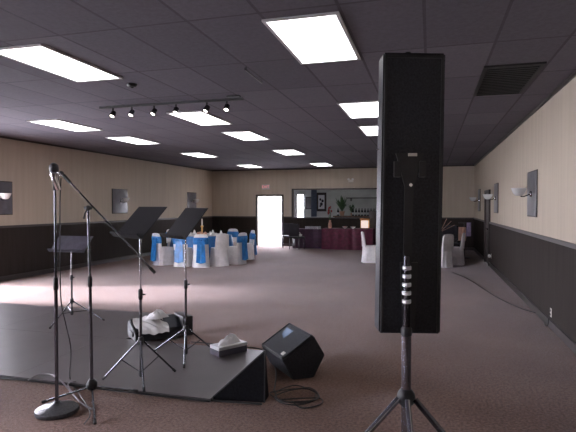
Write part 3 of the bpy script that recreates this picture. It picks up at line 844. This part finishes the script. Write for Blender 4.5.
# ================================================================ chairs with covers, tables
def cover_chair(label, group, sash=True, m_sash='blue'):
    """banquet chair under a white cover; back at +y side, seat towards -y. base at the floor centre"""
    t = thing('covered_chair', (0, 0, 0), label, 'chair', group)
    mb = MB()   # skirt: rounded box loft with folds, floor to seat
    seg = 40; rings = []
    for z, wx, wy in ((0.0, .225, .26), (.12, .215, .25), (.3, .205, .24), (.44, .20, .235), (.475, .19, .225), (.48, .05, .05)):
        ring = []
        for i in range(seg):
            a = 2 * math.pi * i / seg; cs, sn = math.cos(a), math.sin(a)
            pw = .55; x = wx * math.copysign(abs(cs) ** pw, cs); y = wy * math.copysign(abs(sn) ** pw, sn)
            fo = 1 + .05 * math.sin(a * 10) * max(0, 1 - z / .46)
            ring.append(mb.bm.verts.new((x * fo, y * fo, z)))
        rings.append(ring)
    for r0, r1 in zip(rings, rings[1:]):
        for i in range(seg): mb.bm.faces.new((r0[i], r0[(i + 1) % seg], r1[(i + 1) % seg], r1[i]))
    mb.bm.faces.new(rings[0][::-1]); mb.bm.faces.new(rings[-1])
    mb.build('seat_cover', M['satin'], t)
    mb = MB(); rings = []
    for z, wx, th, yo in ((.44, .20, .045, .20), (.6, .195, .04, .215), (.72, .19, .035, .228), (.81, .18, .032, .24), (.855, .15, .028, .246), (.87, .07, .018, .248)):
        ring = []
        for i in range(28):
            a = 2 * math.pi * i / 28; cs, sn = math.cos(a), math.sin(a)
            ring.append(mb.bm.verts.new((wx * math.copysign(abs(cs) ** .6, cs), yo + th * math.copysign(abs(sn) ** .7, sn), z)))
        rings.append(ring)
    for r0, r1 in zip(rings, rings[1:]):
        for i in range(28): mb.bm.faces.new((r0[i], r0[(i + 1) % 28], r1[(i + 1) % 28], r1[i]))
    mb.bm.faces.new(rings[0][::-1]); mb.bm.faces.new(rings[-1])
    mb.build('back_cover', M['satin'], t)
    if sash:
        s = MB()
        pts_o = []
        for z in (.62, .70, .76):
            pass
        mb2 = MB(); rr = []
        for z, gx in ((.60, .005), (.64, .012), (.74, .012), (.78, .005)):
            ring = []
            for i in range(28):
                a = 2 * math.pi * i / 28; cs, sn = math.cos(a), math.sin(a)
                yo = .215 + (z - .6) * .1
                ring.append(mb2.bm.verts.new(((.195 + gx) * math.copysign(abs(cs) ** .6, cs), yo + (.04 + gx) * math.copysign(abs(sn) ** .7, sn), z)))
            rr.append(ring)
        for r0, r1 in zip(rr, rr[1:]):
            for i in range(28): mb2.bm.faces.new((r0[i], r0[(i + 1) % 28], r1[(i + 1) % 28], r1[i]))
        mb2.bm.faces.new(rr[0][::-1]); mb2.bm.faces.new(rr[-1])
        sb = mb2.build('sash', M[m_sash], t)
        bow = MB()
        for sx in (-1, 1):
            bow.sphere((sx * .07, .285, .70), .06, (1.1, .45, .75), 12)
        bow.sphere((0, .295, .70), .03)
        for sx in (-1, 1):   # wide tails hanging down
            base = [Vector((sx * .0, .285, .72)), Vector((sx * .09, .285, .72)), Vector((sx * .125, .325, .14)), Vector((sx * .003, .325, .11))]
            bow.poly(base, [q + Vector((0, .015, 0)) for q in base])
        bow.build('bow', M[m_sash], sb)
    return t


# round table back left
TC = un(200, 246, t=1); D0t = 14.6
tc = fwd * D0t + rgt * ((202 - 288) / F * D0t); tc.z = 0


def round_table(c, r, m, name_label, cloth_label, mtop=None):
    t = thing('round_table', (c.x, c.y, 0), name_label, 'table')
    MB().lathe([(r - .01, .72), (r, .725), (r, .745), (r - .01, .75)], 48).build('tabletop', M['wood'], t)
    for i in range(4):
        a = R(45 + 90 * i); MB().tube([(math.cos(a) * r * .6, math.sin(a) * r * .6, 0), (math.cos(a) * r * .6, math.sin(a) * r * .6, .72)], .016).build('leg', M['blackmetal'], t)
    wob = lambda a, z: .045 * math.sin(16 * a) * max(0, (0.72 - z) / .72)
    mb = MB().lathe([(r + .12, .02), (r + .06, .35), (r + .015, .68), (r + .012, .752), (r - .02, .758), (.1, .758)], 120, None, wob)
    o = mb.build('tablecloth', m); o.location = (c.x, c.y, 0); tag(o, cloth_label, 'tablecloth')
    return t


round_table(tc, .86, M['bluecloth'], 'round table hidden under the blue cloth, back left', 'bright blue cloth draped over the round table at the back left')
MB_top = MB().lathe([(.76, .760), (.765, .765), (.2, .766)], 60, None, lambda a, z: .04 * math.sin(8 * a))
o = tag(MB_top.build('table_overlay', M['white']), 'white overlay on the blue covered round table', 'tablecloth'); o.location = tc
C0 = cover_chair('c', 'white covered chairs around the blue table')
specs = [(168, 13.75, 'leftmost white covered chair with hanging blue sash at the blue table'),
         (184, 13.35, 'white covered chair with blue sash, second from the left at the blue table'),
         (201, 13.2, 'white covered chair with blue sash in front of the blue table centre'),
         (219, 13.45, 'plain pale covered chair without a sash in front of the blue table'),
         (234, 13.9, 'white covered chair at the right side of the blue table'),
         (240.5, 15.0, 'rightmost white covered chair, closest to the bright doorway')]
for i, (px, dpt, lab) in enumerate(specs):
    q = fwd * dpt + rgt * ((px - 288) / F * dpt); q.z = 0
    v = tc - q
    if v.length < 1.30: q = tc - v.normalized() * 1.30
    rz = math.atan2(v.y, v.x) + math.pi / 2     # local -y faces the table
    if i == 0:
        C0.location = q; C0.rotation_euler = (0, 0, rz); C0['label'] = lab
    else:
        c = dup(C0, q, rz, lab)
        if i == 3:      # plain cover, no sash
            for ch in list(c.children):
                if ch.name.startswith('sash'):
                    for g2 in list(ch.children): bpy.data.objects.remove(g2)
                    bpy.data.objects.remove(ch); break
# far side chair
for ang_, lab in ((80, 'white covered chair at the far side of the blue table, left of the candle centrepiece'), (150, 'white covered chair at the far left side of the blue table')):
    q = tc + Vector((math.cos(R(ang_)), math.sin(R(ang_)), 0)) * 1.45
    v = tc - q; dup(C0, q, math.atan2(v.y, v.x) + math.pi / 2, lab)
# centrepiece
t = thing('candle_centrepiece', (tc.x, tc.y, .767), 'gold candle stand in the middle of the blue table', 'centrepiece')
MB().lathe([(.09, 0), (.085, .015), (.03, .03), (.018, .1), (.03, .14), (.018, .18), (.045, .24), (.05, .26), (.02, .262)], 20).build('candlestick', M['gold'], t)
MB().tube([(0, 0, .26), (0, 0, .46)], .02, 12).build('candle', M['ivory'], t)
mb = MB(); rnd = random.Random(2)
for i in range(14):
    a = rnd.uniform(0, 6.28); mb.sphere((math.cos(a) * .12, math.sin(a) * .12, .03 + rnd.uniform(0, .03)), .035, (1, 1, .8), 8)
mb.build('flower_ring', M['peach'], t)
pl = None
for i in range(6):
    a = R(20 + 60 * i); q = tc + Vector((math.cos(a) * .55, math.sin(a) * .55, .767))
    lab = 'white plate with folded napkin on the %s of the blue covered table' % ['far right', 'far side', 'far left', 'near left', 'near side', 'near right'][i]
    if pl is None:
        pl = thing('dinner_plate', q, lab, 'plate', 'plates on the blue covered table')
        MB().lathe([(.08, 0), (.12, .012), (.13, .018), (.125, .02), (.08, .008), (.01, .008)], 24).build('plate', M['plate'], pl)
        MB().lathe([(.06, .009), (.035, .05), (.03, .08), (.004, .12)], 10, None, lambda a, z: .2 * math.sin(5 * a)).build('napkin', M['white'], pl)
    else: dup(pl, q, None, lab)

# table behind the tall speaker
D1t = 14.2
tc2 = fwd * D1t + rgt * ((412 - 288) / F * D1t); tc2.z = 0
round_table(tc2, .72, M['navy'], 'round table behind the tall speaker under a dark cloth', 'dark cloth on the round table behind the tall speaker')
for px, dpt, lab in ((374, 14.2, 'white covered chair showing left of the tall speaker'), (449, 13.75, 'white covered chair showing right of the tall speaker'), (441, 13.2, 'low white draped chair half hidden by the tall speaker, right side')):
    q = fwd * dpt + rgt * ((px - 288) / F * dpt); q.z = 0
    v = tc2 - q
    if v.length < 1.16: q = tc2 - v.normalized() * 1.16
    c = dup(C0, q, math.atan2(v.y, v.x) + math.pi / 2, lab, 'white covered chairs around the dark table')
    for ch in c.children:
        if ch.name.startswith('sash'):
            for g2 in list(ch.children): bpy.data.objects.remove(g2)
            bpy.data.objects.remove(ch); break


def fan_napkin(px, py, dpt, m, lab, s=1.0):
    q = cp(px, py, dpt); z = .765
    t = thing('folded_napkin', (q.x, q.y, z), lab, 'napkin')
    MB().lathe([(.035, 0), (.03, .05), (.05, .1), (.04, .14)], 14).build('goblet', M['glassy'], t)
    mb = MB()
    for k_ in range(7):
        a = R(-60 + 20 * k_); d_ = Vector((math.sin(a), 0, math.cos(a)))
        mb.poly([Vector((0, -.02, .1)), Vector((0, .02, .1)), d_ * .30 * s + Vector((.03, .02, .1)), d_ * .30 * s + Vector((.03, -.02, .1))],
                [Vector((.01, -.02, .1)), Vector((.01, .02, .1)), d_ * .30 * s + Vector((.05, .025, .1)), d_ * .30 * s + Vector((.05, -.015, .1))])
    mb.build('napkin_fan', m, t)


fan_napkin(440, 236, 14.1, M['peach'], 'peach fan napkin on the dark table just right of the tall speaker', 1.35)
# highchair-like dark booth and hanging ribbon stack at the right rear
def dark_chair(loc, rz, label, group=None, sc=1):
    t = thing('dark_chair', loc, label, 'chair', group, rz)
    MB().box((-.22, -.22, .42), (.22, .22, .48), .02).build('seat', M['navy'], t)
    MB().box((-.21, .19, .50), (.21, .24, .95), .02).build('backrest', M['navy'], t)
    for sx in (-1, 1):
        for sy in (-1, 1):
            MB().tube([(sx * .2, sy * .2, 0), (sx * .19, sy * .19, .42)], .014).build('leg', M['blackmetal'], t)
        MB().tube([(sx * .2, .2, .42), (sx * .2, .235, .95)], .012).build('back_post', M['blackmetal'], t)
    return t


q = fwd * 15.2 + rgt * ((452 - 288) / F * 15.2); q.z = 0
DC = dark_chair(q, R(30), 'dark chair between the covered chair and the right wall')
q = fwd * 17.0 + rgt * ((452 - 288) / F * 17.0); q.z = 0
dup(DC, q, R(170), 'dark chair farther back in the right corner')
q = fwd * 15.5 + rgt * ((456 - 288) / F * 15.5); q.z = 0
t = thing('coat_stand', (q.x + .25, q.y, 0), 'dark stand with lilac and peach scarves near the right rear corner', 'coat stand')
MB().tube([(0, 0, 0), (0, 0, 1.1)], .02).lathe([(.2, 0), (.19, .02), (.03, .04)], 20).build('post', M['dkwood'], t)
MB().tube([(-.18, 0, 1.08), (.18, 0, 1.08)], .012).build('crossbar', M['dkwood'], t)
MB().sheet(lambda u, v: (.06 + u * .13, .02 * math.sin(u * 14 + v * 3) - .03, 1.09 - v * .42), 12, 8, .01).build('lilac_scarf', M['lilac'], t)
MB().sheet(lambda u, v: (-.18 + u * .22, .02 * math.sin(u * 14 + v * 3) - .035, .95 - v * .42), 12, 8, .01).build('peach_scarf', M['peach'], t)

# ================================================================ skirted buffet at the back wall
def pleat_skirt(x0, x1, yf, yb, ztop, name, m, label):
    pts_b, pts_t = [], []
    n_ = int((x1 - x0) / .03)
    mb = MB()
    rb, rt = [], []
    def amp(i): return .03 * math.sin(i * .55) + .006 * math.sin(i * .37)
    for i in range(n_ + 1):
        x = x0 + (x1 - x0) * i / n_; rb.append(Vector((x, yf - .02 + amp(i), .01))); rt.append(Vector((x, yf, ztop)))
    m_ = int((yb - yf) / .03)
    for i in range(1, m_ + 1):
        y = yf + (yb - yf) * i / m_; rb.append(Vector((x1 + .02 + amp(i), y, .01))); rt.append(Vector((x1, y, ztop)))
    rb += [Vector((x0, yb, .01))]; rt += [Vector((x0, yb, ztop))]
    mb.poly(rb, rt)
    o = mb.build(name, m, None, 60); return tag(o, label, 'table skirt')


yf = 18.0
bx0 = un(322, 230, Y=yf).x; bx1 = -1.98
t = thing('buffet_table', ((bx0 + bx1) / 2, yf + .4, 0), 'long buffet table under the burgundy skirt at the back wall', 'table')
hw = (bx1 - bx0) / 2
MB().box((-hw, -.38, .73), (hw, .38, .76), .005).build('tabletop', M['wood'], t)
for sx in (-1, 1):
    for sy in (-1, 1): MB().tube([(sx * (hw - .1), sy * .3, 0), (sx * (hw - .1), sy * .3, .73)], .016).build('leg', M['blackmetal'], t)
pleat_skirt(bx0 - .01, bx1 + .01, yf, yf + .8, .77, 'table_skirt', M['burg'], 'pleated burgundy skirt hanging around the right buffet table')
b2 = un(293, 232, Y=yf + .3).x
t = thing('buffet_table', ((b2 + bx0) / 2 - .05, yf + .62, 0), 'shorter buffet table left of the burgundy one, in shade', 'table')
hw2 = (bx0 - b2) / 2 - .06
MB().box((-hw2, -.3, .69), (hw2, .3, .72), .005).build('tabletop', M['wood'], t)
for sx in (-1, 1):
    for sy in (-1, 1): MB().tube([(sx * (hw2 - .1), sy * .25, 0), (sx * (hw2 - .1), sy * .25, .69)], .016).build('leg', M['blackmetal'], t)
pleat_skirt(b2, bx0 - .08, yf + .3, yf + .94, .73, 'table_skirt', mat('shaded_burgundy_skirt', (.045, .012, .04), .55, noise=(9, .3)), 'burgundy skirt with shade put into its colour, around the shorter buffet table')  # same burgundy cloth; the darker purple is shade put into the colour
# things on the buffets
def put(px, Y, z): return Vector((un(px, 216, Y=Y).x, Y, z))


q = put(365, yf + .3, .771)
t = thing('table_lantern', q, 'lit lantern with warm top on the right end of the burgundy table', 'lantern')
MB().box((-.15, -.1, 0), (.15, .1, .03), .004).build('base', M['wood'], t)
for sx in (-1, 1):
    for sy in (-1, 1): MB().box((sx * .14 - .01, sy * .09 - .01, .03), (sx * .14 + .01, sy * .09 + .01, .33)).build('post', M['gold'], t)
MB().box((-.13, -.08, .03), (.13, .08, .30), .01).build('lamp_shade', M['warm'], t)
MB().box((-.17, -.12, .33), (.17, .12, .38), .01).build('cap', mat('orange_wood', (.62, .26, .09), .5, noise=(9, .2)), t)
q = put(330, yf + .35, .771)
t = thing('flower_vase', q, 'tall vase with dark red flowers on the burgundy table', 'vase')
MB().lathe([(.05, 0), (.07, .05), (.06, .18), (.035, .26), (.045, .30), (.04, .3), (.02, .25)], 20).build('vase', M['peach'], t)
mb = MB(); rnd = random.Random(9)
for i in range(9):
    a = rnd.uniform(0, 6.28); r0 = rnd.uniform(.03, .13); h0 = rnd.uniform(.5, .78)
    mb.tube([(0, 0, .25), (r0 * .4 * math.cos(a), r0 * .4 * math.sin(a), .4), (r0 * math.cos(a), r0 * math.sin(a), h0)], .004, 6)
mb.build('stem', M['leaf'], t)
rnd = random.Random(9); mb = MB()
for i in range(9):
    a = rnd.uniform(0, 6.28); r0 = rnd.uniform(.03, .13); h0 = rnd.uniform(.5, .78)
    for k_ in range(4): mb.sphere((r0 * math.cos(a) + rnd.uniform(-.015, .015), r0 * math.sin(a) + rnd.uniform(-.015, .015), h0 + k_ * .018), .025, (1, 1, .8), 8)
mb.build('blossom', M['red'], t)
bowl = None
for px, lab in ((345, 'small bowl in the middle of the burgundy table'), (353, 'small bowl beside the lantern on the burgundy table')):
    q = put(px, yf + .3, .771)
    if bowl is None:
        bowl = thing('serving_bowl', q, lab, 'bowl', 'bowls on the buffet')
        MB().lathe([(.04, 0), (.05, .01), (.10, .06), (.105, .07), (.095, .065), (.04, .015), (.01, .012)], 20).build('bowl', M['plate'], bowl)
        MB().sphere((0, 0, .05), .06, (1, 1, .6)).build('food', M['peach'], bowl)
    else: dup(bowl, q, None, lab)
gl = None
for i in range(8):
    q = put(306 + i * 2.0, yf + .42 + (i % 2) * .1, .731); lab = '%s in the row of glasses on the shorter buffet table' % ['leftmost tumbler', 'second tumbler from the left', 'third tumbler from the left', 'fourth tumbler from the left', 'fourth tumbler from the right', 'third tumbler from the right', 'second tumbler from the right', 'rightmost tumbler'][i]
    if gl is None:
        gl = thing('drinking_glass', q, lab, 'glass', 'glasses on the shorter buffet table')
        MB().lathe([(.03, 0), (.035, .1), (.032, .1), (.027, .01), (.005, .01)], 14).build('tumbler', M['glassy'], gl)
    else: dup(gl, q, None, lab)
# stack of dark chairs left of the buffet
q = put(288, yf + .3, 0)
dup(DC, q, R(200), 'dark chair between the bright doorway and the buffet tables')
q = put(297, yf - .25, 0)
dup(DC, q, R(165), 'dark chair in front of the shorter buffet table, left end')
q = put(299, yf - .22, .485)
t = thing('white_bag', q, 'small white bag lying on the dark chair by the doorway', 'bag')
MB().sphere((0, 0, .05), .1, (1.2, .8, .5)).build('body', M['white'], t)
MB().tube(catmull([(-.05, 0, .09), (-.02, 0, .14), (.03, 0, .14), (.05, 0, .09)]), .008).build('handle', M['white'], t)
# dark cabinet at right of the opening
c = put(376, 18.3, 0)
t = thing('dark_cabinet', (c.x + .12, 19.0, 0), 'tall dark cabinet at the back wall, right of the serving opening', 'cabinet')
MB().box((-.45, -.13, .05), (.45, .17, 1.42), .01).build('body', M['dkwood'], t)
MB().box((-.42, -.1, 0), (.42, .15, .05)).build('plinth', M['black'], t)
for sx in (-1, 1):
    d_ = MB().box((sx * .22 - .205, -.152, .08), (sx * .22 + .205, -.13, 1.38), .005).build('door', M['dkwood'], t)
    MB().tube([(sx * .04, -.165, .7), (sx * .04, -.165, .85)], .008).build('handle', M['chrome'], d_)
t = thing('white_dish', put(369, 19.0, 1.421), 'small white dish on top of the dark cabinet', 'dish')
t.location.x = c.x + .0
MB().lathe([(.05, 0), (.09, .03), (.095, .04), (.05, .015), (.01, .012)], 20).build('dish', M['plate'], t)
MB().sphere((0, 0, .04), .05, (1, 1, .7)).build('napkin', M['white'], t)

# ---- things in the room behind the serving opening
cx0 = un(293, 216, Y=YB + 1.6).x
t = thing('bar_counter', (-2.5, YB + 2.6, 0), 'dark bar counter in the room behind the serving opening', 'counter')
MB().box((-1.5, -.3, 0), (2.2, .3, 1.12), .01).build('body', M['dkwood'], t)
MB().box((-1.56, -.36, 1.12), (2.26, .36, 1.17), .01).build('worktop', M['wood'], t)
# ornate framed mirror on the far wall
q = un(321.5, 202, Y=KY - .02)
t = thing('wall_mirror', q, 'dark ornate framed picture with pale centre seen through the serving opening', 'picture')
MB().box((-.24, -.03, -.45), (.24, .0, .45), .01).build('frame', M['dkwood'], t)
MB().box((-.15, -.036, -.33), (.15, -.03, .33)).build('canvas', M['plate'], t)
for (x_, z_, r0) in ((-.05, .12, .05), (.06, .05, .06), (0, -.1, .07), (-.05, -.2, .04)):
    MB().sphere((x_, -.036, z_), r0, (1, .1, 1.2), 12).build('motif', M['navy'], t)


def plant(px, Y, z0, s, label):
    q = put(px, Y, z0); t = thing('potted_plant', q, label, 'plant')
    MB().lathe([(.08 * s, 0), (.12 * s, .18 * s), (.13 * s, .2 * s), (.11 * s, .19 * s), (.02, .17 * s)], 18).build('pot', M['peach'], t)
    rnd = random.Random(int(px)); mb = MB()
    for i in range(34):
        a = rnd.uniform(0, 6.28); h0 = rnd.uniform(.25, .75) * s; r0 = rnd.uniform(.08, .32) * s
        tip = Vector((r0 * math.cos(a), r0 * math.sin(a), .18 * s + h0)); base_ = Vector((0, 0, .18 * s)); mid = base_.lerp(tip, .55) + Vector((0, 0, .08 * s))
        sd = Vector((-math.sin(a), math.cos(a), 0)) * .05 * s
        A_ = [mb.bm.verts.new(p_) for p_ in (base_, mid - sd, tip, mid + sd)]
        mb.bm.faces.new(A_)
    bmesh.ops.solidify(mb.bm, geom=list(mb.bm.faces), thickness=.004)
    mb.build('foliage', M['leaf'], t)


plant(342, YB + 2.6, 1.17, 1.0, 'leafy potted plant on the bar counter behind the opening')
plant(352, YB + 2.75, 1.17, .6, 'smaller potted plant right of the leafy one behind the opening')
bt = None
for i, px in enumerate([338, 353, 356, 359, 362, 365, 368, 371, 374]):
    q = put(px, YB + 2.45 + (i % 2) * .15, 1.17); lab = ['dark bottle left of the large potted plant behind the opening', 'dark bottle just right of the small potted plant behind the opening', 'second dark bottle right of the small plant on the bar counter', 'third dark bottle right of the small plant on the bar counter', 'middle bottle of the row right of the small plant', 'fourth dark bottle from the right end of the bar counter row', 'third dark bottle from the right end of the bar counter row', 'second dark bottle from the right end of the bar counter row', 'last dark bottle at the right end of the bar counter row'][i]
    if bt is None:
        bt = thing('bottle', q, lab, 'bottle', 'bottles on the bar counter')
        MB().lathe([(.04, 0), (.045, .02), (.045, .2), (.02, .27), (.016, .34), (.005, .34)], 14).build('body', mat('dark_green_glass', (.02, .03, .035), .12, noise=(8, .2)), bt)
        MB().lathe([(.018, .33), (.018, .36), (.004, .362)], 10).build('cap', M['plate'], bt)
        MB().lathe([(.046, .06), (.0465, .07), (.0465, .14), (.046, .15)], 14).build('paper_label', M['plate'], bt)
    else: dup(bt, q, None, lab)
t = thing('wall_shelf', un(364, 198, Y=KY - .15), 'dark shelf high on the far wall behind the bar', 'shelf')
MB().box((-.8, -.15, -.02), (.8, .14, .02), .004).build('board', M['dkwood'], t)
for sx in (-1, 1): MB().box((sx * .6 - .015, -.1, -.14), (sx * .6 + .015, .14, -.02)).build('bracket', M['dkwood'], t)
for px, lab in ((309, 'dark framed picture left on the far wall behind the opening'),):
    t = thing('framed_picture', un(px, 203, Y=KY - .001), lab, 'picture')
    MB().box((-.16, -.03, -.3), (.16, 0, .3), .005).build('frame', M['dkwood'], t)
    MB().box((-.12, -.034, -.26), (.12, -.03, .26)).build('canvas', M['panel'], t)
t = thing('curtain', un(314, 200, Y=KY - .06), 'grey blue curtain on the far wall behind the opening', 'curtain')
MB().sheet(lambda u, v: ((u - .5) * .28, .02 * math.sin(u * 30), .5 - v * 1.3), 30, 4, .008).build('drape', mat('blue_grey_fabric', (.10, .12, .18), .8, noise=(9, .2)), t)
MB().tube([(-.2, 0, .52), (.2, 0, .52)], .012).build('rod', M['dkwood'], t)
# lamp added out of view to brighten the back room
t = thing('added_backroom_lamp', (-3.2, YB + 2.0, 2.8), 'round unseen lamp added to light the room behind the serving opening', 'ceiling light')
MB().lathe([(.2, -.001), (.22, -.04), (.15, -.1), (.02, -.12)], 24).build('diffuser', emis('added_lamp_glow', (1, .97, .95), 9), t)
MB().lathe([(.24, -.001), (.24, -.02), (.2, -.022)], 24).build('rim', M['frame'], t)
